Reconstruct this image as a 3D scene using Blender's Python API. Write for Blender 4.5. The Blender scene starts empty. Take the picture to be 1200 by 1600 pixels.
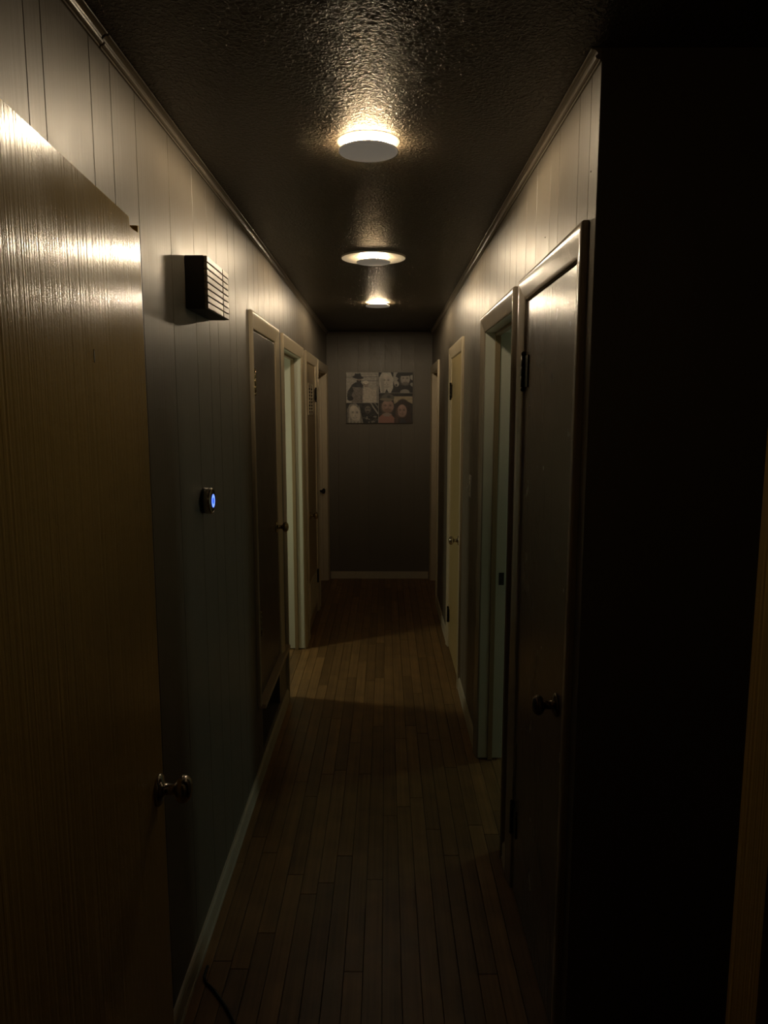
import bpy, bmesh, math, random
import numpy as np
from mathutils import Vector, Matrix

# ---------------------------------------------------------------- camera, world, light of the side rooms, exposure
S = bpy.context.scene
COL = S.collection
R = math.radians
cam_d = bpy.data.cameras.new('camera')
cam = bpy.data.objects.new('camera', cam_d); COL.objects.link(cam)
cam.location = (0, 0, 1.70)
cam.rotation_euler = (R(90 - 7.92), 0, R(0.148))
cam_d.sensor_fit = 'VERTICAL'; cam_d.sensor_height = 36.0; cam_d.lens = 1150 / 1600 * 36
cam_d.clip_start = 0.02
S.camera = cam
W = bpy.data.worlds.new('night'); S.world = W; W.use_nodes = True
W.node_tree.nodes['Background'].inputs[0].default_value = (0.5, 0.6, 0.8, 1)
W.node_tree.nodes['Background'].inputs[1].default_value = 0.0006
S.view_settings.view_transform = 'Standard'; S.view_settings.look = 'None'
S.view_settings.gamma = 1.0; S.view_settings.use_curve_mapping = False
S.view_settings.exposure = 0.0

LAMP_L = 585.0                       # radiance of the halo band of each ceiling light
LAMP_COL = (1.0, 0.80, 0.54)

def room_light(name, loc, target, size, power, col):
    d = bpy.data.lights.new(name, 'AREA'); d.shape = 'RECTANGLE'; d.size, d.size_y = size
    d.energy = power; d.color = col
    o = bpy.data.objects.new(name, d); COL.objects.link(o)
    o.location = loc
    o.rotation_euler = (Vector(target) - Vector(loc)).to_track_quat('-Z', 'Y').to_euler()
    return o
room_light('window_light', (3.1, 4.25, 1.15), (0.45, 3.0, 0.7), (0.35, 0.9), 4.2, (0.78, 1.0, 0.82))
room_light('bedroom_light', (-1.70, 4.46, 1.55), (-0.5, 4.7, 0.6), (0.16, 0.22), 4.3, (1.0, 0.97, 0.66))

# ---------------------------------------------------------------- dimensions (metres; hall runs along +Y)
XL, XR, H = -0.58, 0.452, 2.45
YE = 7.31
TH = 0.115                           # wall thickness
rnd = random.Random(7)

# ---------------------------------------------------------------- helpers
class MB:
    def __init__(s): s.v, s.f, s.m, s.sm = [], [], [], []
    def add(s, vs, fs, m=0, smooth=False):
        n = len(s.v); s.v += [tuple(p) for p in vs]
        for f in fs:
            s.f.append(tuple(i + n for i in f)); s.m.append(m); s.sm.append(smooth)
        return s
    def box(s, x0, x1, y0, y1, z0, z1, bev=0.0, m=0, seg=1):
        x0, x1 = min(x0, x1), max(x0, x1)
        if bev <= 0:
            vs = [(x, y, z) for x in (x0, x1) for y in (y0, y1) for z in (z0, z1)]
            return s.add(vs, [(0, 1, 3, 2), (4, 6, 7, 5), (0, 4, 5, 1), (2, 3, 7, 6), (0, 2, 6, 4), (1, 5, 7, 3)], m)
        bm = bmesh.new(); bmesh.ops.create_cube(bm, size=1)
        for v in bm.verts:
            v.co = Vector(((x0 + x1) / 2 + v.co.x * (x1 - x0), (y0 + y1) / 2 + v.co.y * (y1 - y0), (z0 + z1) / 2 + v.co.z * (z1 - z0)))
        bmesh.ops.bevel(bm, geom=bm.edges[:], offset=bev, segments=seg, affect='EDGES', profile=0.5)
        bm.verts.index_update()
        s.add([v.co[:] for v in bm.verts], [[v.index for v in f.verts] for f in bm.faces], m)
        bm.free(); return s
    def lathe(s, prof, org, axis, n=24, m=0, smooth=True):
        """prof: (radius, distance along axis) pairs, swept about axis through org"""
        a = Vector(axis).normalized()
        b = a.orthogonal().normalized(); c = a.cross(b)
        org = Vector(org); vs, fs = [], []
        for r, h in prof:
            for k in range(n):
                t = 2 * math.pi * k / n
                vs.append(org + a * h + (b * math.cos(t) + c * math.sin(t)) * r)
        for i in range(len(prof) - 1):
            for k in range(n):
                k2 = (k + 1) % n
                fs.append((i * n + k, i * n + k2, (i + 1) * n + k2, (i + 1) * n + k))
        if prof[0][0] > 1e-6: fs.append(tuple(range(n))[::-1])
        if prof[-1][0] > 1e-6: fs.append(tuple(range((len(prof) - 1) * n, len(prof) * n)))
        return s.add(vs, fs, m, smooth)
    def tube(s, pts, r, n=10, m=0):
        pts = [Vector(p) for p in pts]; vs, fs = [], []
        for i, p in enumerate(pts):
            t = (pts[min(i + 1, len(pts) - 1)] - pts[max(i - 1, 0)]).normalized()
            b = t.cross(Vector((0, 0, 1))).normalized(); c = t.cross(b)
            for k in range(n):
                an = 2 * math.pi * k / n
                vs.append(p + (b * math.cos(an) + c * math.sin(an)) * r)
        for i in range(len(pts) - 1):
            for k in range(n):
                k2 = (k + 1) % n
                fs.append((i * n + k, i * n + k2, (i + 1) * n + k2, (i + 1) * n + k))
        fs.append(tuple(range(n))[::-1]); fs.append(tuple(range((len(pts) - 1) * n, len(pts) * n)))
        return s.add(vs, fs, m, True)
    def build(s, name, mats, parent=None, local=False, fixn=True):
        """links ONE mesh object; world coordinates unless local (then in the parent's frame)"""
        lo = Vector([min(p[i] for p in s.v) for i in range(3)]); hi = Vector([max(p[i] for p in s.v) for i in range(3)])
        c = (lo + hi) / 2
        me = bpy.data.meshes.new(name)
        me.from_pydata([tuple(Vector(p) - c) for p in s.v], [], s.f)
        if not isinstance(mats, (list, tuple)): mats = [mats]
        for mt in mats: me.materials.append(mt)
        me.polygons.foreach_set('material_index', s.m); me.polygons.foreach_set('use_smooth', s.sm)
        if fixn:
            bm = bmesh.new(); bm.from_mesh(me); bmesh.ops.recalc_face_normals(bm, faces=bm.faces[:]); bm.to_mesh(me); bm.free()
        me.update()
        o = bpy.data.objects.new(name, me); COL.objects.link(o)
        off = Vector((0, 0, 0))
        if parent is not None:
            o.parent = parent
            if not local:
                q = parent
                while q is not None: off += q.location; q = q.parent
        o.location = c - off
        return o

def empty(name, loc, rz=0.0):
    o = bpy.data.objects.new(name, None); COL.objects.link(o)
    o.location = loc; o.rotation_euler = (0, 0, rz); o.empty_display_size = 0.05
    return o
def tag(o, label=None, cat=None, group=None, kind=None):
    if label: o['label'] = label
    if cat: o['category'] = cat
    if group: o['group'] = group
    if kind: o['kind'] = kind
    return o
def copy_tree(o, parent=None):
    c = o.copy(); COL.objects.link(c); c.parent = parent
    for ch in list(o.children): copy_tree(ch, c)
    return c

# ---------------------------------------------------------------- materials
def nodes(name):
    m = bpy.data.materials.new(name); m.use_nodes = True
    nt = m.node_tree; return m, nt, nt.nodes['Principled BSDF']
def plain(name, col, rough=0.5, metal=0.0, coat=0.0):
    m, nt, b = nodes(name)
    b.inputs['Base Color'].default_value = (*col, 1); b.inputs['Roughness'].default_value = rough
    b.inputs['Metallic'].default_value = metal; b.inputs['Coat Weight'].default_value = coat
    return m
def paint(name, col, rough=0.35, stretch=(70, 70, 1.3), bump=0.25, dist=0.0012, var=0.10, coat=0.0, objrand=0.0, spec=0.5):
    """brushed or grained gloss paint: colour mottling plus relief stretched along Z"""
    m, nt, b = nodes(name); N = nt.nodes; L = nt.links
    tc = N.new('ShaderNodeTexCoord'); mp = N.new('ShaderNodeMapping'); mp.inputs['Scale'].default_value = stretch
    L.new(tc.outputs['Object'], mp.inputs['Vector'])
    oi = N.new('ShaderNodeObjectInfo'); va = N.new('ShaderNodeVectorMath'); va.operation = 'SCALE'
    cx = N.new('ShaderNodeCombineXYZ'); L.new(oi.outputs['Random'], cx.inputs[0]); L.new(oi.outputs['Random'], cx.inputs[1]); L.new(oi.outputs['Random'], cx.inputs[2])
    va.inputs['Scale'].default_value = 40; L.new(cx.outputs[0], va.inputs[0]); L.new(va.outputs[0], mp.inputs['Location'])
    n1 = N.new('ShaderNodeTexNoise'); n1.inputs['Scale'].default_value = 1.0; n1.inputs['Detail'].default_value = 5
    L.new(mp.outputs[0], n1.inputs['Vector'])
    n2 = N.new('ShaderNodeTexNoise'); n2.inputs['Scale'].default_value = 7; n2.inputs['Detail'].default_value = 3
    L.new(tc.outputs['Object'], n2.inputs['Vector'])
    mix = N.new('ShaderNodeMix'); mix.data_type = 'RGBA'
    mix.inputs[6].default_value = (*[c * (1 - var) for c in col], 1); mix.inputs[7].default_value = (*[min(1, c * (1 + var)) for c in col], 1)
    ad = N.new('ShaderNodeMath'); ad.operation = 'ADD'; L.new(n1.outputs['Fac'], ad.inputs[0]); L.new(n2.outputs['Fac'], ad.inputs[1])
    ml = N.new('ShaderNodeMath'); ml.operation = 'MULTIPLY_ADD'; ml.inputs[1].default_value = 0.5 * 1.6; ml.inputs[2].default_value = -0.3; ml.use_clamp = True
    L.new(ad.outputs[0], ml.inputs[0]); L.new(ml.outputs[0], mix.inputs[0])
    out = mix.outputs[2]
    if objrand:
        hs = N.new('ShaderNodeHueSaturation'); mr = N.new('ShaderNodeMapRange')
        mr.inputs['To Min'].default_value = 1 - objrand; mr.inputs['To Max'].default_value = 1 + objrand
        L.new(oi.outputs['Random'], mr.inputs['Value']); L.new(mr.outputs[0], hs.inputs['Value']); L.new(out, hs.inputs['Color']); out = hs.outputs[0]
    L.new(out, b.inputs['Base Color'])
    rr = N.new('ShaderNodeMapRange'); rr.inputs['To Min'].default_value = rough * 0.8; rr.inputs['To Max'].default_value = min(1, rough * 1.25)
    L.new(n2.outputs['Fac'], rr.inputs['Value']); L.new(rr.outputs[0], b.inputs['Roughness'])
    b.inputs['Coat Weight'].default_value = coat; b.inputs['Coat Roughness'].default_value = 0.2; b.inputs['Specular IOR Level'].default_value = spec
    bp = N.new('ShaderNodeBump'); bp.inputs['Strength'].default_value = bump; bp.inputs['Distance'].default_value = dist
    L.new(n1.outputs['Fac'], bp.inputs['Height']); L.new(bp.outputs[0], b.inputs['Normal'])
    if coat: L.new(bp.outputs[0], b.inputs['Coat Normal'])
    return m

M = {}
M['wall'] = paint('taupe_wall_paint', (0.185, 0.159, 0.124), 0.40, (90, 90, 1.0), 0.30, 0.0014, 0.06, objrand=0.03, spec=0.40)
M['groove'] = plain('groove_shadow_paint', (0.12, 0.103, 0.082), 0.7)
M['trim_cream'] = paint('cream_trim_paint', (0.66, 0.555, 0.39), 0.32, (60, 60, 2), 0.15, 0.001, 0.05)
M['crown'] = plain('crown_taupe_paint', (0.30, 0.255, 0.20), 0.28)
M['trim_taupe'] = paint('taupe_trim_paint', (0.38, 0.32, 0.245), 0.22, (60, 60, 2), 0.12, 0.001, 0.05, spec=0.6)
M['trim_white'] = paint('offwhite_jamb_paint', (0.72, 0.72, 0.60), 0.45, (50, 50, 2), 0.12, 0.001, 0.04)
M['base'] = paint('cream_baseboard_paint', (0.62, 0.54, 0.41), 0.38, (30, 3, 30), 0.2, 0.001, 0.10)
M['door_dark'] = paint('dark_brown_door_paint', (0.10, 0.078, 0.056), 0.30, (110, 110, 0.8), 0.2, 0.0010, 0.05)
M['door_taupe'] = paint('taupe_door_paint', (0.15, 0.12, 0.092), 0.25, (130, 130, 0.8), 0.35, 0.0012, 0.05, spec=0.24)
M['door_tan'] = paint('tan_door_paint', (0.42, 0.31, 0.17), 0.33, (80, 80, 1.5), 0.2, 0.001, 0.07)
M['stop_shade'] = paint('shaded_stop_tan', (0.34, 0.25, 0.14), 0.4, (60, 60, 2), 0.1, 0.001, 0.05)  # shadow strip along the jamb is put into this darker stop colour
M['door_yellow'] = paint('pale_yellow_door_paint', (0.60, 0.46, 0.22), 0.33, (80, 80, 1.5), 0.2, 0.001, 0.05)
M['door_amber'] = paint('amber_varnished_wood', (0.56, 0.37, 0.092), 0.18, (150, 150, 0.9), 0.75, 0.0013, 0.08, spec=0.32)
M['oak'] = paint('worn_oak_strip', (0.29, 0.165, 0.066), 0.40, (75, 1.6, 75), 0.35, 0.0009, 0.62, objrand=0.24)
M['oak_room'] = paint('oak_floor_plain', (0.20, 0.12, 0.048), 0.45, (18, 1.6, 18), 0.2, 0.0008, 0.3)
M['gap'] = plain('dark_floor_gap', (0.02, 0.013, 0.007), 0.8)
M['black'] = plain('black_recess', (0.006, 0.006, 0.005), 0.85)
M['dark_metal'] = plain('dark_bronze', (0.035, 0.028, 0.022), 0.38, 0.85)
M['steel'] = plain('satin_nickel', (0.55, 0.50, 0.42), 0.22, 1.0)
M['brass'] = plain('worn_brass', (0.42, 0.32, 0.18), 0.2, 1.0)
M['old_brass'] = plain('tarnished_brass', (0.16, 0.12, 0.07), 0.25, 1.0)
M['plastic_white'] = plain('white_plastic', (0.62, 0.60, 0.54), 0.4)
M['chime_body'] = plain('shaded_chime_case', (0.035, 0.03, 0.025), 0.5)  # shade on the case sides is painted in as near-black
M['chime_slat'] = paint('painted_chime_slat', (0.34, 0.29, 0.22), 0.36, (8, 60, 60), 0.15, 0.001, 0.10)
M['sill'] = paint('tan_sill_board', (0.64, 0.50, 0.36), 0.5, (40, 4, 40), 0.2, 0.001, 0.10)
M['cord'] = plain('black_rubber_cord', (0.012, 0.012, 0.014), 0.45)
M['canvas'] = plain('canvas_edge', (0.42, 0.39, 0.34), 0.7)
M['glass_black'] = plain('black_glass', (0.008, 0.008, 0.01), 0.12)
M['strike'] = plain('dark_strike_plate', (0.06, 0.055, 0.05), 0.4, 0.9)
M['room_paint'] = plain('side_room_paint', (0.62, 0.62, 0.52), 0.7)
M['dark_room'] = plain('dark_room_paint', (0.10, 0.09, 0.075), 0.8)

def emit(name, col, s):
    m, nt, b = nodes(name)
    b.inputs['Base Color'].default_value = (*col, 1); b.inputs['Emission Color'].default_value = (*col, 1)
    b.inputs['Emission Strength'].default_value = s; b.inputs['Roughness'].default_value = 0.5
    return m
M['disc'] = emit('translucent_cover', (0.70, 0.62, 0.50), 0.13)
M['halo'] = emit('warm_halo_diffuser', LAMP_COL, LAMP_L)
M['screen'] = emit('blue_screen', (0.035, 0.12, 0.85), 0.9)
M['screen_edge'] = emit('blue_screen_light', (0.22, 0.36, 0.95), 0.9)

def ceiling_mat():
    m, nt, b = nodes('dark_textured_ceiling'); N = nt.nodes; L = nt.links
    b.inputs['Base Color'].default_value = (0.075, 0.065, 0.052, 1); b.inputs['Roughness'].default_value = 0.36; b.inputs['Specular IOR Level'].default_value = 0.3
    tc = N.new('ShaderNodeTexCoord')
    n1 = N.new('ShaderNodeTexNoise'); n1.inputs['Scale'].default_value = 105; n1.inputs['Detail'].default_value = 3; n1.inputs['Distortion'].default_value = 0.6
    n2 = N.new('ShaderNodeTexVoronoi'); n2.feature = 'SMOOTH_F1'; n2.inputs['Scale'].default_value = 75
    for n in (n1, n2): L.new(tc.outputs['Object'], n.inputs['Vector'])
    rp = N.new('ShaderNodeMapRange'); rp.interpolation_type = 'SMOOTHSTEP'; rp.inputs['From Min'].default_value = 0.42; rp.inputs['From Max'].default_value = 0.66
    L.new(n1.outputs['Fac'], rp.inputs['Value'])
    ad = N.new('ShaderNodeMath'); ad.operation = 'MULTIPLY_ADD'; ad.inputs[1].default_value = 0.45
    L.new(n2.outputs['Distance'], ad.inputs[0]); L.new(rp.outputs[0], ad.inputs[2])
    bp = N.new('ShaderNodeBump'); bp.inputs['Strength'].default_value = 0.8; bp.inputs['Distance'].default_value = 0.0022
    L.new(ad.outputs[0], bp.inputs['Height']); L.new(bp.outputs[0], b.inputs['Normal'])
    return m
M['ceiling'] = ceiling_mat()

# ---------------------------------------------------------------- openings: (y0, y1, z0, z1) clear size inside the jambs
JT = 0.018
DOORS_L = [(3.26, 3.91, 0.365, 2.045), (4.21, 5.085, 0.0, 2.045), (5.39, 6.09, 0.0, 2.045), (6.305, 7.23, 0.0, 2.045)]
DOORS_R = [(1.785, 2.43, 0.0, 2.045), (2.675, 3.415, 0.0, 2.045), (4.40, 5.14, 0.0, 2.045), (6.385, 7.22, 0.0, 2.045)]
def rough(op): return (op[0] - JT, op[1] + JT, (op[2] - 0.025 if op[2] > 0 else 0.0), op[3] + JT)
OPEN_L = [rough(o) for o in DOORS_L]; OPEN_R = [rough(o) for o in DOORS_R]
RECESS = (3.30, 3.86, 0.105, 0.34)

# ---------------------------------------------------------------- the setting
# floor: sub floor plus single oak strips
fl = MB()
fl.box(-3.2, 3.5, -1.6, 7.6, -0.12, -0.014)
floor = fl.build('floor', [M['gap']]); tag(floor, 'narrow worn oak strip floor running the length of the hallway', 'floor', kind='structure')
rf = MB(); rf.box(-3.2, XL - 0.135, 3.0, 7.6, -0.014, 0.0); rf.box(XR + 0.135, 3.5, 0.4, 7.6, -0.014, 0.0); rf.box(-3.2, 3.5, -1.6, 0.4, -0.014, 0.0); rf.box(-3.2, XL - 0.135, 0.4, 3.0, -0.014, 0.0)
rf.build('room_floor', [M['oak_room']], floor)
SW = 0.0585
x = XL - 0.133
while x < XR + 0.13:
    x1 = min(x + SW, XR + 0.133)
    y = 0.402
    first = True
    while y < YE - 0.01:
        L_ = rnd.uniform(0.25, 0.8) if first else rnd.uniform(0.55, 1.35)
        y1 = min(y + L_, YE)
        if YE - y1 < 0.2: y1 = YE
        dz = rnd.uniform(-0.0006, 0.0)
        MB().box(x + 0.0007, x1 - 0.0007, y + 0.0007, y1 - 0.0007, -0.014, dz, 0.0009).build('floor_board', [M['oak']], floor)
        y = y1; first = False
    x = x1

# ceiling
ce = MB(); ce.box(-3.2, 3.5, -1.6, 7.6, H, H + 0.1)
tag(ce.build('ceiling', [M['ceiling']]), 'dark taupe textured ceiling above the hallway', 'ceiling', kind='structure')

def wall_back(xf, xb, ya, yb, ops, m):
    """solid wall body with rectangular holes"""
    mb = MB(); y = ya
    for (a, b, z0, z1) in sorted(ops):
        mb.box(xf, xb, y, a, 0, H)
        if z0 > 0: mb.box(xf, xb, a, b, 0, z0)
        mb.box(xf, xb, a, b, z1, H); y = b
    mb.box(xf, xb, y, yb, 0, H)
    return mb

def planks(side, grooves, ya, yb, ops, parent, lowcuts=()):
    s = 1 if side == 'right' else -1
    xw = XR if s > 0 else XL
    T, G, C = 0.006, 0.0007, 0.0009
    edges = [ya] + [g for g in grooves if ya + 0.02 < g < yb - 0.02] + [yb]
    for a, b in zip(edges[:-1], edges[1:]):
        a2, b2 = a + G, b - G
        # step outline of the lower edge
        cuts = sorted({a2, b2, *[e for o in ops for e in o[:2] if a2 < e < b2]})
        segs = []
        for c0, c1 in zip(cuts[:-1], cuts[1:]):
            mid = (c0 + c1) / 2; zl = 0.0
            for o in ops:
                if o[0] < mid < o[1]: zl = o[3]
            segs.append((c0, c1, zl))
        out = []
        for c0, c1, zl in segs: out += [(c0, zl), (c1, zl)]
        out += [(b2, H - 0.002), (a2, H - 0.002)]
        pts = []
        for p in out:
            if not pts or (abs(p[0] - pts[-1][0]) + abs(p[1] - pts[-1][1])) > 1e-6: pts.append(p)
        n = len(pts)
        back = [(xw + s * T, p[0], p[1]) for p in pts]
        mid_ = [(xw + s * C, p[0], p[1]) for p in pts]
        frt = [(xw, p[0] + (C if abs(p[0] - a2) < 1e-6 else -C if abs(p[0] - b2) < 1e-6 else 0), p[1]) for p in pts]
        fs = [tuple(range(2 * n, 3 * n))]
        for k in range(n):
            k2 = (k + 1) % n
            fs += [(k, k2, n + k2, n + k), (n + k, n + k2, 2 * n + k2, 2 * n + k)]
        MB().add(back + mid_ + frt, fs).build('plank', [M['wall']], parent)
        # what is left under a raised opening
        for o in ops:
            if o[2] > 0:
                lo, hi = max(a2, o[0]), min(b2, o[1])
                if hi - lo > 0.01:
                    for (q0, q1, zz0, zz1) in lowcuts:
                        if hi <= q0 or lo >= q1: MB().box(xw, xw + s * T, lo, hi, 0, o[2], 0.0008).build('plank', [M['wall']], parent)
                        else:
                            MB().box(xw, xw + s * T, lo, hi, 0, zz0, 0.0008).build('plank', [M['wall']], parent)
                            if lo < q0 - 0.01: MB().box(xw, xw + s * T, lo, q0, zz0, o[2], 0.0008).build('plank', [M['wall']], parent)
                            if hi > q1 + 0.01: MB().box(xw, xw + s * T, q1, hi, zz0, o[2], 0.0008).build('plank', [M['wall']], parent)

def more(g, yb):
    g = list(g)
    while g[-1] < yb - 0.1: g.append(g[-1] + rnd.choice((0.075, 0.1, 0.13, 0.155, 0.19)))
    return g
YA = 0.66
GL = more([0.85, 0.98, 1.13, 1.273, 1.335, 1.544, 1.654, 1.808, 2.064, 2.308, 2.48, 2.607, 2.80, 2.919, 3.19, 3.33, 3.443, 3.604], YE)
GR = more([1.73, 1.828, 2.025, 2.127, 2.313, 2.472, 2.648, 2.78, 2.90, 3.10, 3.311], YE)
# left wall: body pieces leave out the recess below the closet
wl = MB(); y = YA
for (a, b, z0, z1) in OPEN_L:
    wl.box(XL - 0.006, XL - TH, y, a, 0, H)
    if z0 > 0:
        wl.box(XL - 0.006, XL - TH, a, b, 0, RECESS[2]); wl.box(XL - 0.006, XL - TH, a, RECESS[0], RECESS[2], z0); wl.box(XL - 0.006, XL - TH, RECESS[1], b, RECESS[2], z0)
    wl.box(XL - 0.006, XL - TH, a, b, z1, H); y = b
wl.box(XL - 0.006, XL - TH, y, YE, 0, H)
wall_left = wl.build('wall_left', [M['groove']])
tag(wall_left, 'left hallway wall of taupe painted grooved paneling', 'wall', kind='structure')
planks('left', GL, YA, YE, OPEN_L, wall_left, [RECESS])
rc = MB(); q = RECESS
rc.box(XL - 0.36, XL - 0.35, q[0] - 0.02, q[1] + 0.02, q[2] - 0.02, q[3] + 0.02)
rc.box(XL - 0.35, XL - TH, q[0] - 0.02, q[0], q[2] - 0.02, q[3] + 0.02); rc.box(XL - 0.35, XL - TH, q[1], q[1] + 0.02, q[2] - 0.02, q[3] + 0.02)
rc.box(XL - 0.35, XL - TH, q[0], q[1], q[2] - 0.02, q[2]); rc.box(XL - 0.35, XL - TH, q[0], q[1], q[3], q[3] + 0.02)
tag(rc.build('return_air_recess', [M['black']], wall_left), 'open black recess low in the wall under the closet sill')
NAILS = ((1.712, 2.220), (2.177, 2.184))
YC = 1.66                            # where the right wall turns the corner
wall_right = wall_back(XR + 0.006, XR + TH, YC + 0.006, YE, OPEN_R, M['groove']).build('wall_right', [M['groove']])
for ny_, nz_ in NAILS: MB().lathe([(0, 0), (0.0022, 0), (0.0016, 0.0010), (0, 0.0013)], (XR, ny_, nz_), (-1, 0, 0), 8).build('nail', [M['dark_metal']], wall_right)
tag(wall_right, 'right hallway wall of taupe painted grooved paneling', 'wall', kind='structure')
planks('right', GR, YC, YE, OPEN_R, wall_right)
rt = MB(); rt.box(XR + 0.0005, 2.2, YC, YC + 0.006, 0, H); rt.box(XR + TH + 0.002, 2.2, YC + 0.006, YC + 0.10, 0, H)
tag(rt.build('wall_return', [M['wall']]), 'unlit wall turning the corner to the right of the hallway', 'wall', kind='structure')
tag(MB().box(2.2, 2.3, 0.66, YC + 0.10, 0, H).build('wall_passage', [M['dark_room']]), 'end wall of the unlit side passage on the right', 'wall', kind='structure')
# end wall with planks
we = MB().box(XL - TH, XR + TH, YE + 0.006, YE + 0.12, 0, H).build('wall_end', [M['groove']])
tag(we, 'short dark taupe wall closing the far end of the hallway', 'wall', kind='structure')
xs = [XL, XL + 0.012]
while xs[-1] < XR - 0.2: xs.append(xs[-1] + rnd.choice((0.1, 0.13, 0.16, 0.2)))
xs.append(XR)
for a, b in zip(xs[:-1], xs[1:]):
    MB().box(a + 0.0004, b - 0.0004, YE, YE + 0.006, 0, H - 0.002, 0.0006).build('plank', [M['wall']], we)
# entry wall with the doorway the camera looks through
en = MB(); E0, E1 = -0.40, 0.34
en.box(-1.4, E0 - JT, 0.545, 0.66, 0, H); en.box(E1 + JT, 2.3, 0.545, 0.66, 0, H); en.box(E0 - JT, E1 + JT, 0.545, 0.66, 2.05 + JT, H)
tag(en.build('wall_entry', [M['wall']]), 'near cross wall with the entry doorway at the right edge of the picture', 'wall', kind='structure')
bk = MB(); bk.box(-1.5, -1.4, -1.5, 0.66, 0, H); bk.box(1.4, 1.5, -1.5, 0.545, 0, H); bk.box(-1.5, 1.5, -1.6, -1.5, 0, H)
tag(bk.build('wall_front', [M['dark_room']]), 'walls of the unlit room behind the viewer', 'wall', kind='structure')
# side rooms seen through the two open doorways
lr = MB(); lr.box(-3.1, -3.0, 4.02, 5.5, 0, H); lr.box(-3.1, XL - TH, 3.98, 4.02, 0, H); lr.box(-3.1, XL - TH, 5.3, 5.4, 0, H)
tag(lr.build('wall_left_room', [M['room_paint']]), 'plain walls of the lit room behind the left open doorway', 'wall', kind='structure')
rr_ = MB(); rr_.box(3.3, 3.4, 2.45, 4.7, 0, H); rr_.box(XR + TH, 3.4, 2.48, 2.56, 0, H); rr_.box(XR + TH, 3.4, 4.6, 4.7, 0, H)
tag(rr_.build('wall_right_room', [M['room_paint']]), 'plain walls of the lit room behind the right open doorway', 'wall', kind='structure')

# crown mouldings (bead - cove - bead), the left one in two lengths with an open joint
def crown(name, side, ya, yb, parent=None):
    s = 1 if side == 'right' else -1; xw = XR if s > 0 else XL
    pr = [(0, 0), (0.0215, 0), (0.0225, 0.0015), (0.0215, 0.0032), (0.0155, 0.0036), (0.0105, 0.0070), (0.0085, 0.0110), (0.0100, 0.0130), (0.0125, 0.0150), (0.0130, 0.0175), (0.0115, 0.0205), (0.0080, 0.0222), (0.0042, 0.0222), (0.0042, 0.0265), (0, 0.0265)]
    k = len(pr)
    vs = [(xw - s * d, ya, H - 0.0005 - z) for d, z in pr] + [(xw - s * d, yb, H - 0.0005 - z) for d, z in pr]
    fs = [(i, (i + 1) % k, k + (i + 1) % k, k + i) for i in range(k)] + [tuple(range(k)), tuple(range(k, 2 * k))[::-1]]
    return MB().add(vs, fs).build(name, [M['crown']], parent)
t = empty('trim_1', (XL, YA, H)); tag(t, 'thin crown moulding along the top of the left wall', 'moulding', kind='structure')
crown('crown_length', 'left', YA, 1.592, t); crown('crown_length', 'left', 1.600, YE, t)
tag(crown('trim_2', 'right', YC - 0.001, YE), 'thin crown moulding along the top of the right wall, stopping at the corner', 'moulding', kind='structure')
# baseboards
def baseboard(side, ya, yb, parent):
    s = 1 if side == 'right' else -1; xw = XR if s > 0 else XL
    pr = [(0, 0), (0.013, 0), (0.013, 0.012), (0.011, 0.016), (0.011, 0.058), (0.009, 0.068), (0.005, 0.074), (0, 0.076)]
    k = len(pr); n = max(2, int((yb - ya) / 0.25)); vs, fs = [], []
    for i in range(n + 1):
        yy = ya + (yb - ya) * i / n; j = rnd.uniform(-0.001, 0.001)
        vs += [(xw - s * (d + (j if d > 0 else 0)), yy, z + 0.0005) for d, z in pr]
    for i in range(n):
        fs += [(i * k + q, i * k + (q + 1) % k, (i + 1) * k + (q + 1) % k, (i + 1) * k + q) for q in range(k)]
    fs += [tuple(range(k)), tuple(range(n * k, n * k + k))[::-1]]
    return MB().add(vs, fs).build('baseboard_length', [M['base']], parent)
CW = 0.070                           # casing width
b1 = empty('baseboard_left', (XL, YA, 0)); tag(b1, 'cream baseboard along the foot of the left wall', 'baseboard', kind='structure')
for a, b in ((0.70, 2.72), (2.722, 4.21 - CW - 0.006), (5.085 + CW + 0.006, 5.39 - CW - 0.006)): baseboard('left', a, b, b1)
b2 = empty('baseboard_right', (XR, YC, 0)); tag(b2, 'cream baseboard along the foot of the right wall', 'baseboard', kind='structure')
for a, b in ((1.662, 1.785 - CW - 0.006), (2.43 + CW + 0.006, 2.675 - CW - 0.006), (3.415 + CW + 0.006, 3.86), (3.862, 4.40 - CW - 0.006), (5.14 + CW + 0.006, 6.385 - CW - 0.006)): baseboard('right', a, b, b2)
be = MB(); be.box(XL + 0.022, XR - 0.022, YE - 0.013, YE, 0.0005, 0.076, 0.004, seg=2)
tag(be.build('baseboard_end', [M['base']]), 'cream baseboard under the picture at the end of the hallway', 'baseboard', kind='structure')

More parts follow.
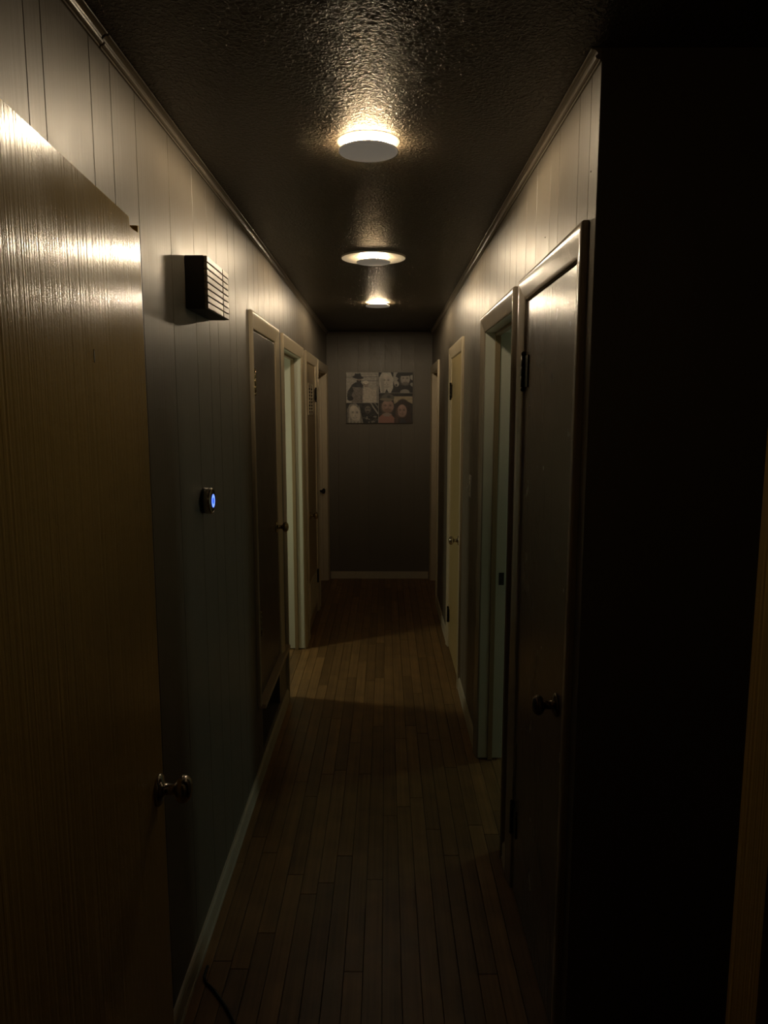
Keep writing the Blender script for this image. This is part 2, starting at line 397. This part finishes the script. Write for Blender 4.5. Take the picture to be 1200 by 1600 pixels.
# ---------------------------------------------------------------- doors
PROF = [(0, 0), (0, 0.0045), (0.003, 0.0068), (0.012, 0.0082), (0.024, 0.0105), (0.038, 0.0132), (0.050, 0.0155), (0.059, 0.0168), (0.065, 0.0165), (0.069, 0.0142), (0.07, 0.0110), (0.07, 0)]
def casing_set(P, y0, y1, z0, zt, parent, m):
    """P(y, d, z) -> world point; clamshell casing mitred at the top corners"""
    rv = 0.003; k = len(PROF)
    SIDE = [(i, i + 1, k + i + 1, k + i) for i in range(1, k - 2)]
    CAPS = [(0, 1, k + 1, k), (k - 2, k - 1, 2 * k - 1, 2 * k - 2), (k - 1, 0, k, 2 * k - 1), tuple(range(k)), tuple(range(k, 2 * k))[::-1]]
    for sgn, yi in ((-1, y0 - rv), (1, y1 + rv)):
        vs = [P(yi + sgn * w, d, z0) for w, d in PROF] + [P(yi + sgn * w, d, zt + rv + w) for w, d in PROF]
        MB().add(vs, SIDE, 0, True).add(vs, CAPS).build('casing', [m], parent)
    vs = [P(y0 - rv - w, d, zt + rv + w) for w, d in PROF] + [P(y1 + rv + w, d, zt + rv + w) for w, d in PROF]
    MB().add(vs, SIDE, 0, True).add(vs, CAPS).build('casing', [m], parent)

def knob_part(org, axis, parent, m, local=False):
    pr = [(0.0, 0.0), (0.031, 0.0), (0.031, 0.004), (0.027, 0.008), (0.016, 0.010), (0.0115, 0.013), (0.0105, 0.030), (0.014, 0.034),
          (0.022, 0.038), (0.0265, 0.044), (0.027, 0.050), (0.0245, 0.057), (0.018, 0.0625), (0.009, 0.065), (0.0, 0.0655)]
    return MB().lathe(pr, org, axis, 24).build('knob', [m], parent, local)

def hinge_part(P, y, ydir, z, d0, parent, m, hh=0.09, plate=0.058):
    """barrel at y, plate reaching over the leaf face in direction ydir"""
    mb = MB()
    c = Vector(P(y, d0 + 0.008, z - hh / 2)); ax = (0, 0, 1)
    mb.lathe([(0.0065, 0), (0.0065, hh * .33), (0.0058, hh * .335), (0.0065, hh * .34), (0.0065, hh * .66), (0.0058, hh * .665), (0.0065, hh * .67), (0.0065, hh)], c, ax, 12)
    for zz, sg in ((0, -1), (hh, 1)):
        o = c + Vector((0, 0, zz + sg * 0.007))
        mb.lathe([(0, -0.0075), (0.005, -0.006), (0.0075, -0.001), (0.0065, 0.004), (0, 0.0075)], o, ax, 10)
    a = P(y, d0, z - hh / 2); b = P(y + ydir * plate, d0 + 0.0045, z + hh / 2)
    mb.box(min(a[0], b[0]), max(a[0], b[0]), min(a[1], b[1]), max(a[1], b[1]), a[2], b[2], 0.001)
    return mb.build('hinge', [m], parent)

def doorway(n, side, op, label, trim, jamb_m, leaf_m=None, leaf_d=0.004, hinge_side=None, hinge_z=(), knob_y=None, knob_z=0.92, knob_m=None, stop_d=None, hinge_m=None, leaf_label=None, sill=False, hinge_hh=0.09):
    s = 1 if side == 'right' else -1; xw = XR if s > 0 else XL
    P = lambda y, d, z: (xw - s * d, y, z)
    y0, y1, z0, zt = op
    root = empty('door_%d' % n, (xw, (y0 + y1) / 2, 0.0)); tag(root, label, 'door', kind='structure')
    casing_set(P, y0, y1, z0 if z0 else 0.0008, zt, root, trim)
    jm = lambda a, b, c, d_: MB().box(xw - s * 0.0, xw + s * (TH + 0.002), a, b, c, d_, 0.001).build('jamb', [jamb_m], root)
    ft = 0.0008 if leaf_m is not None else 0.007      # the open doorways show a ragged dark gap under the jambs
    jm(y0 - JT + 0.001, y0, z0 + ft, zt + JT - 0.001); jm(y1, y1 + JT - 0.001, z0 + ft, zt + JT - 0.001); jm(y0, y1, zt, zt + JT - 0.001)
    sd = stop_d if stop_d is not None else leaf_d + 0.039
    sm_ = M['trim_cream'] if jamb_m is not M['trim_white'] else M['stop_shade']
    st = lambda a, b, c, d_: MB().box(xw + s * sd, xw + s * (sd + 0.024), a, b, c, d_, 0.002).build('door_stop', [sm_], root)
    st(y0, y0 + 0.013, z0 + 0.001, zt); st(y1 - 0.013, y1, z0 + 0.001, zt); st(y0 + 0.013, y1 - 0.013, zt - 0.013, zt)
    leaf = None
    if leaf_m is not None:
        g = 0.003
        leaf = MB().box(xw + s * leaf_d, xw + s * (leaf_d + 0.035), y0 + g, y1 - g, z0 + 0.008, zt - g, 0.0025, seg=2).build('door_leaf', [leaf_m], root)
        if leaf_label: leaf['label'] = leaf_label
        if knob_y is not None:
            k = knob_part(P(knob_y, -leaf_d, knob_z), (-s, 0, 0), leaf, knob_m or M['steel'])
        for hz in hinge_z:
            hy, hd = (y0, 1) if hinge_side == 'near' else (y1, -1)
            hinge_part(P, hy, hd, hz, -leaf_d, leaf, hinge_m or M['dark_metal'], hinge_hh)
    return root, leaf, P

# left side, from near to far
d1, leaf1, P1 = doorway(1, 'left', DOORS_L[0], 'dark flush closet door in cream casing above a tan sill, nearest on the left wall', M['trim_cream'], M['trim_cream'],
    M['door_dark'], 0.0005, 'near', (1.82, 0.73), 3.845, 1.085, M['brass'], hinge_m=M['brass'])
sl = MB().box(XL - 0.10, XL + 0.032, DOORS_L[0][0] - 0.045, 4.085, 0.342, 0.3645, 0.004, seg=2).build('sill', [M['sill']], d1)
sl['label'] = 'projecting tan wooden sill board'
d2, _, P2 = doorway(2, 'left', DOORS_L[1], 'open doorway in the left wall with bright off-white jambs', M['trim_cream'], M['trim_white'], stop_d=0.044)
d3, leaf3, P3 = doorway(3, 'left', DOORS_L[2], 'tan utility door in the left wall with a louvred vent high and low', M['trim_cream'], M['trim_cream'],
    M['door_tan'], 0.0005, 'far', (1.82, 0.31), 5.55, 0.90, M['brass'])
def vent(leaf, y0, y1, z0, z1, n):
    fr = MB(); d = -0.0005; w = 0.018
    bx = lambda mb, ya, yb, za, zb, da, db: mb.box(XL + da, XL + db, ya, yb, za, zb, 0.0012)
    bx(fr, y0, y1, z0, z0 + w, d, d + 0.008); bx(fr, y0, y1, z1 - w, z1, d, d + 0.008)
    bx(fr, y0, y0 + w, z0 + w, z1 - w, d, d + 0.008); bx(fr, y1 - w, y1, z0 + w, z1 - w, d, d + 0.008)
    ym = (y0 + y1) / 2; bx(fr, ym - 0.008, ym + 0.008, z0 + w, z1 - w, d, d + 0.008)
    f = fr.build('vent_grille', [M['trim_cream']], leaf)
    bd = MB().box(XL + d, XL + d + 0.0015, y0 + w, y1 - w, z0 + w, z1 - w).build('vent_shadow', [M['black']], leaf)
    p = (z1 - z0 - 2 * w) / n
    for i in range(n):
        zc = z0 + w + p * (i + .5)
        lv = MB()
        lv.add([(XL + d + 0.002, y0 + w, zc + p * .38), (XL + d + 0.002, y1 - w, zc + p * .38), (XL + d + 0.007, y1 - w, zc - p * .02), (XL + d + 0.007, y0 + w, zc - p * .02),
                (XL + d + 0.002, y0 + w, zc + p * .26), (XL + d + 0.002, y1 - w, zc + p * .26), (XL + d + 0.007, y1 - w, zc - p * .14), (XL + d + 0.007, y0 + w, zc - p * .14)],
               [(0, 1, 2, 3), (4, 7, 6, 5), (0, 4, 5, 1), (3, 2, 6, 7), (0, 3, 7, 4), (1, 5, 6, 2)])
        lv.build('louvre', [M['trim_cream']], leaf)
vent(leaf3, 5.53, 5.87, 1.66, 1.895, 8)
vent(leaf3, 5.47, 5.99, 0.11, 0.385, 9)
doorway(4, 'left', DOORS_L[3], 'recessed tan door at the far end of the left wall with a small round knob', M['trim_cream'], M['trim_cream'],
    M['door_tan'], 0.078, 'near', (), 7.165, 0.91, M['dark_metal'], stop_d=0.045)
# right side, from near to far
doorway(5, 'right', DOORS_R[0], 'tall dark taupe closet door beside the corner, nearest on the right wall', M['trim_taupe'], M['trim_taupe'],
    M['door_taupe'], 0.0005, 'far', (1.822, 0.275), 1.862, 0.925, M['old_brass'], hinge_hh=0.10)
d6, _, P6 = doorway(6, 'right', DOORS_R[1], 'open doorway in the right wall showing a pale green-lit jamb', M['trim_taupe'], M['trim_white'], stop_d=0.044)
sk = MB().box(XR + 0.083, XR + 0.108, DOORS_R[1][1] - 0.0015, DOORS_R[1][1] + 0.001, 0.875, 0.935, 0.0005).build('strike_plate', [M['strike']], d6)
doorway(7, 'right', DOORS_R[2], 'yellowish tan door in cream casing on the right wall beyond the light switch', M['trim_cream'], M['trim_cream'],
    M['door_yellow'], 0.0005, 'far', (1.825, 0.245), 4.475, 0.90, M['steel'])
doorway(8, 'right', DOORS_R[3], 'recessed tan door at the far end of the right wall', M['trim_cream'], M['trim_cream'],
    M['door_tan'], 0.078, 'far', (), 6.45, 0.91, M['dark_metal'], stop_d=0.045)
# entry doorway: jambs plus the varnished leaf standing open against the left wall
d9 = empty('door_9', (0, 0.66, 0)); tag(d9, 'amber varnished wood door standing open in the left foreground', 'door', kind='structure')
for a, b in ((E0 - JT + 0.001, E0), (E1, E1 + JT - 0.001)):
    MB().box(a, b, 0.543, 0.662, 0.0008, 2.05 + JT - 0.001, 0.0015).build('jamb', [M['door_amber']], d9)
MB().box(E0, E1, 0.543, 0.662, 2.05, 2.05 + JT - 0.001, 0.001).build('jamb', [M['door_amber']], d9)
for a, b in ((E0, E0 + 0.011), (E1 - 0.011, E1)):
    MB().box(a, b, 0.585, 0.622, 0.001, 2.05, 0.002).build('door_stop', [M['door_amber']], d9)
ang = math.atan2(0.047, 0.728); LW = 0.7275
ca, sa = math.cos(ang), math.sin(ang)
HX, HY = E0, 0.664
T9 = lambda x, y, z: (HX + x * ca - y * sa, HY + x * sa + y * ca, z)
out = [(0.004, 0.012), (LW, 0.012), (LW, 2.030), (LW - 0.012, 2.0275), (LW - 0.013, 2.017), (LW - 0.045, 2.0145), (LW - 0.060, 2.0155), (LW - 0.0665, 2.019), (LW - 0.068, 2.0305), (0.004, 2.0305)]
k = len(out); C = 0.0018
cy, cz = 0.36, 1.0
vs = [T9(-0.035, a, z) for a, z in out] + [T9(-C, a, z) for a, z in out] + [T9(0, a + (C if a < cy else -C) * (1 if (a < 0.01 or a > LW - 0.005) else 0), z + (C if z < cz else -C)) for a, z in out]
fs = [tuple(range(k))[::-1], tuple(range(2 * k, 3 * k))]
for i in range(k):
    j = (i + 1) % k; fs += [(i, j, k + j, k + i), (k + i, k + j, 2 * k + j, 2 * k + i)]
leaf9 = MB().add(vs, fs).build('door_leaf', [M['door_amber']], d9)
leaf9['label'] = 'amber flush wood leaf with a broken upper corner'
knob_part(T9(0, LW - 0.043, 0.965), (ca, sa, 0), leaf9, M['steel'])
knob_part(T9(-0.035, LW - 0.043, 0.965), (-ca, -sa, 0), leaf9, M['steel'])
fleck = [(0, 0.009), (0.0018, 0.005), (0.0022, -0.003), (0.0012, -0.010), (-0.0010, -0.011), (-0.0019, -0.004), (-0.0016, 0.004)]
MB().add([T9(0.0, 0.437 + y_, 1.779 + z_) for y_, z_ in fleck] + [T9(0.0007, 0.437 + y_ * .7, 1.779 + z_ * .9) for y_, z_ in fleck],
         [tuple(range(7)), tuple(range(7, 14))] + [(i, (i + 1) % 7, 7 + (i + 1) % 7, 7 + i) for i in range(7)]).build('paint_fleck', [M['plastic_white']], leaf9)
for hz in (0.25, 1.05, 1.82):
    MB().lathe([(0.006, 0), (0.006, 0.09)], (HX + 0.004, HY - 0.001, hz - 0.045), (0, 0, 1), 10).build('hinge', [M['dark_metal']], leaf9)

# ---------------------------------------------------------------- ceiling lights
def ceiling_light(loc, label, ring=False):
    root = empty('ceiling_light', loc); tag(root, label, 'ceiling light', 'halo discs along the hallway ceiling')
    x, y, z = loc
    if ring:
        pr = [(0.0905, -0.0005), (0.0905, -0.0012), (0.150, -0.0085), (0.157, -0.0095), (0.160, -0.008), (0.160, -0.0005), (0.0905, -0.0005)]
        MB().lathe(pr, loc, (0, 0, 1), 64, smooth=False).build('trim_ring', [M['plastic_white']], root)
    MB().lathe([(0.0640, -0.0003), (0.0640, -0.0016), (0.088, -0.0014), (0.0900, -0.0008), (0.0900, -0.0003), (0.0640, -0.0003)], loc, (0, 0, 1), 48, smooth=False).build('base_plate', [M['plastic_white']], root)
    MB().lathe([(0.0, -0.0005), (0.0635, -0.0005), (0.0635, -0.0022), (0.0, -0.0026)], loc, (0, 0, 1), 48).build('halo_diffuser', [M['halo']], root)
    G = 0.0220                               # open gap between ceiling and cover
    MB().lathe([(0.0, -G), (0.081, -G), (0.0838, -G - 0.002), (0.0842, -G - 0.0045), (0.0825, -G - 0.007), (0.076, -G - 0.0083), (0.0, -G - 0.0087)], loc, (0, 0, 1), 64).build('cover_disc', [M['disc']], root)
    MB().lathe([(0.008, -0.003), (0.008, -G)], loc, (0, 0, 1), 12).build('stem', [M['plastic_white']], root)
    return root
ceiling_light((-0.05, 2.205, H), 'round disc ceiling light nearest the camera, largest in view')
ceiling_light((-0.062, 3.785, H), 'round disc ceiling light inside a wide pale trim ring, second along the ceiling', True)
ceiling_light((-0.058, 5.34, H), 'small-looking round disc ceiling light farthest along the hallway, nearest the pictures')

# ---------------------------------------------------------------- chime box on the left wall
cx0, cx1 = XL + 0.0005, XL + 0.055
CY0, CY1, CZ0, CZ1 = 2.195, 2.485, 1.990, 2.140
ch = empty('doorbell_chime', (XL, (CY0 + CY1) / 2, CZ0)); tag(ch, 'shade-darkened boxed door chime with slatted front, mounted high on the left wall', 'door chime')
MB().box(cx0, cx1, CY0, CY1 - 0.004, CZ0, CZ1, 0.002).build('case', [M['chime_body']], ch)
n = 8; p = (CZ1 - CZ0) / n; ymid = CY0 + 0.205
for i in range(n):
    za = CZ0 + p * i + 0.0014; zb = CZ0 + p * (i + 1) - 0.0014
    MB().box(cx1, cx1 + 0.010, CY0, ymid - 0.005, za, zb, 0.0012).build('slat', [M['chime_slat']], ch)
    MB().box(cx1, cx1 + 0.010, ymid + 0.005, CY1 + rnd.uniform(-0.003, 0.003), za, zb, 0.0012).build('slat', [M['chime_slat']], ch)

# ---------------------------------------------------------------- thermostat
ty, tz = 2.32, 1.413
th = empty('thermostat', (XL, ty, tz)); tag(th, 'round metal ringed thermostat glowing blue on the left wall', 'thermostat')
MB().lathe([(0.0, 0.0005), (0.040, 0.0005), (0.040, 0.006), (0.036, 0.007), (0, 0.007)], (XL, ty, tz), (1, 0, 0), 40).build('wall_plate', [M['glass_black']], th)
MB().lathe([(0.034, 0.007), (0.0405, 0.008), (0.0415, 0.012), (0.0415, 0.026), (0.040, 0.0295), (0.0365, 0.031), (0.0365, 0.026), (0.034, 0.007)], (XL, ty, tz), (1, 0, 0), 48).build('ring', [M['steel']], th)
MB().lathe([(0.0, 0.024), (0.0364, 0.024), (0.0364, 0.0285), (0.030, 0.0305), (0.0, 0.0312)], (XL, ty, tz), (1, 0, 0), 40).build('lens', [M['glass_black']], th)
scn = MB(); scn.lathe([(0.0, 0.0), (0.0215, 0.0), (0.0215, 0.0004), (0.0, 0.0008)], (XL + 0.0311, ty, tz), (1, 0, 0), 40)
so = scn.build('screen', [M['screen']], th); so['label'] = 'glowing blue display'
MB().lathe([(0.0195, 0.0), (0.0215, 0.0), (0.0215, 0.0006), (0.0195, 0.0006), (0.0195, 0.0)], (XL + 0.0317, ty, tz), (1, 0, 0), 40).build('screen_rim', [M['screen_edge']], so)

# ---------------------------------------------------------------- light switch on the right wall
sy, sz = 3.90, 1.297
sw = empty('light_switch', (XR, sy, sz)); tag(sw, 'pale toggle light switch plate on the right wall between two doors', 'light switch')
MB().box(XR - 0.0065, XR - 0.0003, sy - 0.036, sy + 0.036, sz - 0.058, sz + 0.058, 0.0025, seg=2).build('wall_plate', [M['plastic_white']], sw)
MB().add([(XR - 0.006, sy - 0.005, sz - 0.012), (XR - 0.006, sy + 0.005, sz - 0.012), (XR - 0.006, sy + 0.005, sz + 0.012), (XR - 0.006, sy - 0.005, sz + 0.012),
          (XR - 0.020, sy - 0.004, sz - 0.011), (XR - 0.020, sy + 0.004, sz - 0.011), (XR - 0.018, sy + 0.004, sz - 0.003), (XR - 0.018, sy - 0.004, sz - 0.003)],
         [(0, 1, 2, 3), (4, 7, 6, 5), (0, 4, 5, 1), (1, 5, 6, 2), (2, 6, 7, 3), (3, 7, 4, 0)]).build('toggle', [M['plastic_white']], sw)
for zz in (-0.030, 0.030):
    MB().lathe([(0, 0), (0.0035, 0), (0.0028, 0.001), (0, 0.0014)], (XR - 0.0065, sy, sz + zz), (-1, 0, 0), 10).build('screw', [M['steel']], sw)

# ---------------------------------------------------------------- floor cord
pts = []
ctrl = [(-0.548, 2.05), (-0.544, 1.995), (-0.507, 1.955), (-0.46, 1.895), (-0.425, 1.838), (-0.395, 1.76), (-0.375, 1.66), (-0.345, 1.55), (-0.30, 1.45)]
for i in range(len(ctrl) - 1):
    p0, p1, p2, p3 = [Vector(ctrl[max(0, min(len(ctrl) - 1, i + q))]) for q in (-1, 0, 1, 2)]
    for s_ in range(6):
        u = s_ / 6
        v = 0.5 * ((2 * p1) + (p2 - p0) * u + (2 * p0 - 5 * p1 + 4 * p2 - p3) * u * u + (3 * p1 - p0 - 3 * p2 + p3) * u ** 3)
        pts.append((v.x, v.y, 0.0042))
tag(MB().tube(pts, 0.004).build('power_cord', [M['cord']]), 'thin black cord curving over the oak floor near the open door', 'cord')

# ---------------------------------------------------------------- picture collage on the end wall
def photo_mat():
    m, nt, b = nodes('printed_photo'); a = nt.nodes.new('ShaderNodeVertexColor'); a.layer_name = 'print'
    nt.links.new(a.outputs[0], b.inputs['Base Color']); b.inputs['Roughness'].default_value = 0.5
    return m
M['photo'] = photo_mat()
class Pic:
    def __init__(s, nx, ny, bg):
        s.nx, s.ny = nx, ny
        s.U, s.V = np.meshgrid((np.arange(nx) + .5) / nx, (np.arange(ny) + .5) / ny)
        s.im = np.zeros((ny, nx, 3)) + np.array(bg, float)
        s.rg = np.random.RandomState(nx * 7 + ny)
    def blend(s, a, col): s.im = s.im * (1 - a[..., None]) + np.array(col, float) * a[..., None]
    def ell(s, cx, cy, rx, ry, col, rot=0, soft=0.12, al=1.0):
        c, n = math.cos(rot), math.sin(rot); x, y = s.U - cx, s.V - cy
        r = np.sqrt(((x * c + y * n) / rx) ** 2 + ((-x * n + y * c) / ry) ** 2)
        s.blend(np.clip((1 - r) / soft + .5, 0, 1) * al, col)
    def poly(s, pts, col, al=1.0):
        ins = np.zeros(s.U.shape, bool); j = len(pts) - 1
        for i in range(len(pts)):
            (xi, yi), (xj, yj) = pts[i], pts[j]
            if yi != yj:
                c = ((yi > s.V) != (yj > s.V)) & (s.U < (xj - xi) * (s.V - yi) / (yj - yi) + xi); ins ^= c
            j = i
        s.blend(ins * al, col)
    def noise(s, n, amp, mask=None):
        g = s.rg.uniform(-1, 1, (n, n)); iu = np.clip((s.U * n).astype(int), 0, n - 1); iv = np.clip((s.V * n).astype(int), 0, n - 1)
        d = g[iv, iu] * amp
        if mask is not None: d = d * mask
        s.im += d[..., None]
    def face(s, cx, cy, rx, ry, skin, dark, smile=True, rot=0):
        s.ell(cx, cy, rx, ry, skin, rot)
        s.ell(cx + rx * .45, cy + ry * .1, rx * .55, ry * .8, [c * .86 for c in skin], rot, .6, .6)
        for e in (-1, 1):
            s.ell(cx + e * rx * .42, cy - ry * .10, rx * .26, ry * .13, [c * .72 for c in skin], rot, .9, .8)
            s.ell(cx + e * rx * .42, cy - ry * .09, rx * .15, ry * .04, dark, rot, .6, .8)
            s.ell(cx + e * rx * .42, cy - ry * .24, rx * .24, ry * .035, [c * .55 for c in skin], rot, .7, .7)
        s.ell(cx + rx * .06, cy + ry * .10, rx * .10, ry * .22, [c * .88 for c in skin], rot, .9, .8)
        s.ell(cx + rx * .04, cy + ry * .28, rx * .17, ry * .05, [c * .70 for c in skin], rot, .8, .8)
        s.ell(cx - rx * .75, cy + ry * .2, rx * .4, ry * .7, [c * .80 for c in skin], rot, 1.0, .6)
        s.ell(cx, cy + ry * .88, rx * .6, ry * .16, [c * .74 for c in skin], rot, .9, .7)
        if smile:
            s.ell(cx, cy + ry * .52, rx * .40, ry * .10, [c * .58 for c in skin], rot, .6, .9)
            s.ell(cx, cy + ry * .51, rx * .29, ry * .035, [min(255, c * 1.12) for c in skin], rot, .6, .9)
def paint1():
    p = Pic(104, 98, (158, 148, 132))
    for v, c in ((.05, 140), (.13, 120), (.19, 150), (.26, 128)): p.poly([(.3, v), (1, v), (1, v + .035), (.3, v + .035)], (c, c * .94, c * .84))
    p.poly([(0, .13), (.22, .13), (.22, .19), (0, .19)], (138, 129, 115)); p.poly([(.955, .15), (.985, .15), (.985, 1), (.955, 1)], (112, 104, 92))
    p.poly([(.5, .55), (.6, .48), (.72, .5), (.93, .6), (.95, 1), (.46, 1)], (176, 160, 140)); p.ell(.61, .4, .085, .1, (150, 128, 108)); p.ell(.61, .33, .09, .06, (190, 178, 160))
    p.ell(.58, .39, .012, .012, (60, 50, 44)); p.ell(.65, .39, .012, .012, (60, 50, 44)); p.ell(.61, .46, .03, .012, (95, 70, 60))
    p.poly([(.16, .42), (.3, .33), (.46, .33), (.53, .42), (.52, 1), (.17, 1)], (118, 104, 92))
    p.poly([(.17, .48), (.20, .39), (.31, .32), (.46, .33), (.53, .42), (.53, .5)], (38, 34, 42)); p.poly([(.455, .5), (.47, .5), (.48, 1), (.465, 1)], (66, 58, 52))
    p.poly([(.17, .44), (.05, .62), (.03, .80), (.13, .92), (.22, .86), (.17, .75), (.24, .6)], (58, 54, 48)); p.ell(.13, .86, .09, .08, (34, 32, 30)); p.noise(26, 12)
    p.ell(.40, .24, .075, .095, (150, 124, 104)); p.ell(.40, .295, .07, .05, (44, 38, 34)); p.ell(.405, .27, .03, .012, (140, 110, 96)); p.ell(.37, .22, .013, .01, (40, 34, 30)); p.ell(.43, .22, .013, .01, (40, 34, 30))
    p.ell(.37, .165, .17, .05, (30, 26, 32), .12); p.poly([(.25, .15), (.28, .03), (.36, .045), (.44, .02), (.48, .15)], (34, 30, 36)); p.poly([(.26, .12), (.48, .12), (.48, .145), (.26, .145)], (16, 14, 18))
    return p
def paint2():
    p = Pic(108, 68, (34, 31, 28)); p.poly([(.44, 0), (.56, 0), (.50, .2), (.58, .3), (.47, .6), (.42, .4)], (150, 143, 130)); p.ell(.53, .56, .07, .14, (160, 152, 138)); p.ell(.52, .62, .03, .06, (60, 55, 50))
    p.ell(.98, .2, .06, .18, (150, 143, 130)); p.ell(.97, .6, .05, .1, (140, 134, 120))
    p.poly([(.02, .25), (.1, .02), (.35, 0), (.43, .3), (.43, .75), (.36, 1), (.06, 1), (.02, .6)], (172, 165, 148)); p.noise(34, 9); p.face(.23, .42, .135, .33, (186, 172, 154), (60, 52, 46))
    for k in range(7): p.poly([(.05 + .015 * k, .3), (.06 + .015 * k, .3), (.12 + .01 * k, 1), (.105 + .01 * k, 1)], (128, 120, 106), .5)
    p.poly([(.18, 1), (.24, .8), (.30, 1)], (50, 46, 42))
    p.face(.78, .32, .135, .30, (170, 154, 138), (48, 42, 38)); p.ell(.79, .56, .11, .09, (92, 82, 72), 0, .5, .7); p.ell(.78, .08, .25, .1, (26, 24, 22), -.08); p.poly([(.62, .08), (.68, -.05), (.92, -.05), (.95, .08)], (24, 22, 20))
    p.poly([(.46, 1), (.52, .72), (.66, .6), (.78, .7), (.92, .6), (1, .72), (1, 1)], (22, 20, 19)); p.ell(.77, .96, .14, .14, (132, 124, 112))
    return p
def paint3():
    p = Pic(104, 64, (40, 36, 32)); p.noise(20, 10)
    p.poly([(.03, .3), (.12, .06), (.30, .02), (.42, .2), (.50, .6), (.53, 1), (.03, 1)], (128, 118, 102)); p.noise(30, 16)
    for k in range(9): p.poly([(.05 + .05 * k, .1), (.065 + .05 * k, .1), (.06 + .053 * k, 1), (.035 + .053 * k, 1)], (172, 160, 140) if k % 2 else (92, 84, 72), .6)
    p.face(.27, .52, .16, .40, (196, 180, 158), (56, 48, 42), rot=-.12)
    p.poly([(.42, .2), (.47, .22), (.56, .9), (.53, 1)], (30, 28, 26)); p.poly([(.72, 0), (.78, 0), (1, .5), (1, .62)], (142, 134, 120)); p.poly([(.85, 0), (.9, 0), (1, .2), (1, .3)], (110, 104, 94))
    p.ell(.67, .28, .14, .3, (54, 48, 42)); p.ell(.67, .33, .09, .18, (112, 98, 84)); p.ell(.64, .29, .02, .03, (30, 26, 24)); p.ell(.71, .29, .02, .03, (30, 26, 24)); p.ell(.67, .44, .05, .04, (44, 38, 34))
    for k in range(26): p.ell(p.rg.uniform(.54, .98), p.rg.uniform(.58, .98), p.rg.uniform(.02, .07), p.rg.uniform(.015, .05), [(118, 110, 96), (28, 26, 24), (74, 68, 60)][k % 3], p.rg.uniform(-1, 1))
    return p
def paint4():
    p = Pic(108, 98, (58, 46, 36)); p.poly([(0, 0), (1, 0), (1, .1), (0, .1)], (30, 24, 22)); p.poly([(.42, .11), (1, .11), (1, .36), (.78, .24), (.62, .26), (.46, .36)], (166, 142, 96)); p.noise(18, 7)
    p.poly([(0, 1), (0, .82), (.12, .7), (.36, .7), (.48, .84), (.50, 1)], (168, 92, 74)); p.poly([(.1, .7), (.24, .64), (.4, .7), (.3, .78), (.16, .77)], (150, 120, 100))
    p.face(.27, .44, .175, .215, (176, 122, 98), (62, 42, 34)); p.ell(.27, .58, .13, .07, (120, 78, 60), 0, .6, .6); p.ell(.27, .15, .19, .13, (92, 86, 70)); p.ell(.23, .215, .20, .045, (128, 110, 84), .05); p.ell(.30, .12, .05, .05, (60, 56, 50))
    p.ell(.71, .60, .235, .40, (66, 42, 32)); p.poly([(.48, .6), (.94, .6), (.97, 1), (.46, 1)], (72, 46, 36)); p.face(.69, .59, .135, .21, (178, 122, 100), (58, 38, 32))
    for k in range(6): p.poly([(.50 + .012 * k, .5), (.508 + .012 * k, .5), (.50 + .015 * k, 1), (.485 + .015 * k, 1)], (104, 70, 52), .6)
    p.poly([(.60, 1), (.66, .86), (.76, .86), (.84, 1)], (60, 52, 60))
    return p
PX0, PX1, PZ0, PZ1 = -0.390, 0.262, 1.568, 2.060
cv = empty('photo_canvas', ((PX0 + PX1) / 2, YE - 0.001, PZ0)); tag(cv, 'canvas collage of four family photographs hung on the end wall', 'picture')
MB().box(PX0, PX1, YE - 0.030, YE - 0.0005, PZ0, PZ1, 0.002).build('canvas_frame', [M['canvas']], cv)
def photo(pic, x0, x1, z0, z1, label):
    nx, ny = pic.nx, pic.ny; yy = YE - 0.0308
    im = pic.im; im = 0.48 * im + 0.52 * im.mean(2, keepdims=True); im = np.clip((im - 40) * 1.32 + 40, 5, 255) / 255.0; lin = np.where(im <= .04045, im / 12.92, ((im + .055) / 1.055) ** 2.4)
    xs_ = np.linspace(x0, x1, nx); zs_ = np.linspace(z1, z0, ny)
    vs = [(xs_[i], yy, zs_[j]) for j in range(ny) for i in range(nx)]
    fs = [(j * nx + i, (j + 1) * nx + i, (j + 1) * nx + i + 1, j * nx + i + 1) for j in range(ny - 1) for i in range(nx - 1)]
    o = MB().add(vs, fs).build('photo_print', [M['photo']], cv, fixn=False); o['label'] = label
    ca_ = o.data.color_attributes.new('print', 'FLOAT_COLOR', 'POINT')
    ca_.data.foreach_set('color', np.concatenate([lin.reshape(-1, 3), np.ones((nx * ny, 1))], 1).astype(np.float32).ravel())
g = 0.004
photo(paint1(), PX0 + 0.002, -0.073 - g / 2, 1.766 + g / 2, PZ1 - 0.002, 'grey photograph of a man in a dark hat holding a child')
photo(paint3(), PX0 + 0.002, -0.073 - g / 2, PZ0 + 0.002, 1.766 - g / 2, 'grey photograph of two close faces')
photo(paint2(), -0.073 + g / 2, PX1 - 0.002, 1.861 + g / 2, PZ1 - 0.002, 'grey photograph of a fair-haired person beside one in a hat')
photo(paint4(), -0.073 + g / 2, PX1 - 0.002, PZ0 + 0.002, 1.861 - g / 2, 'colour photograph of a person in a cap beside one with long hair')
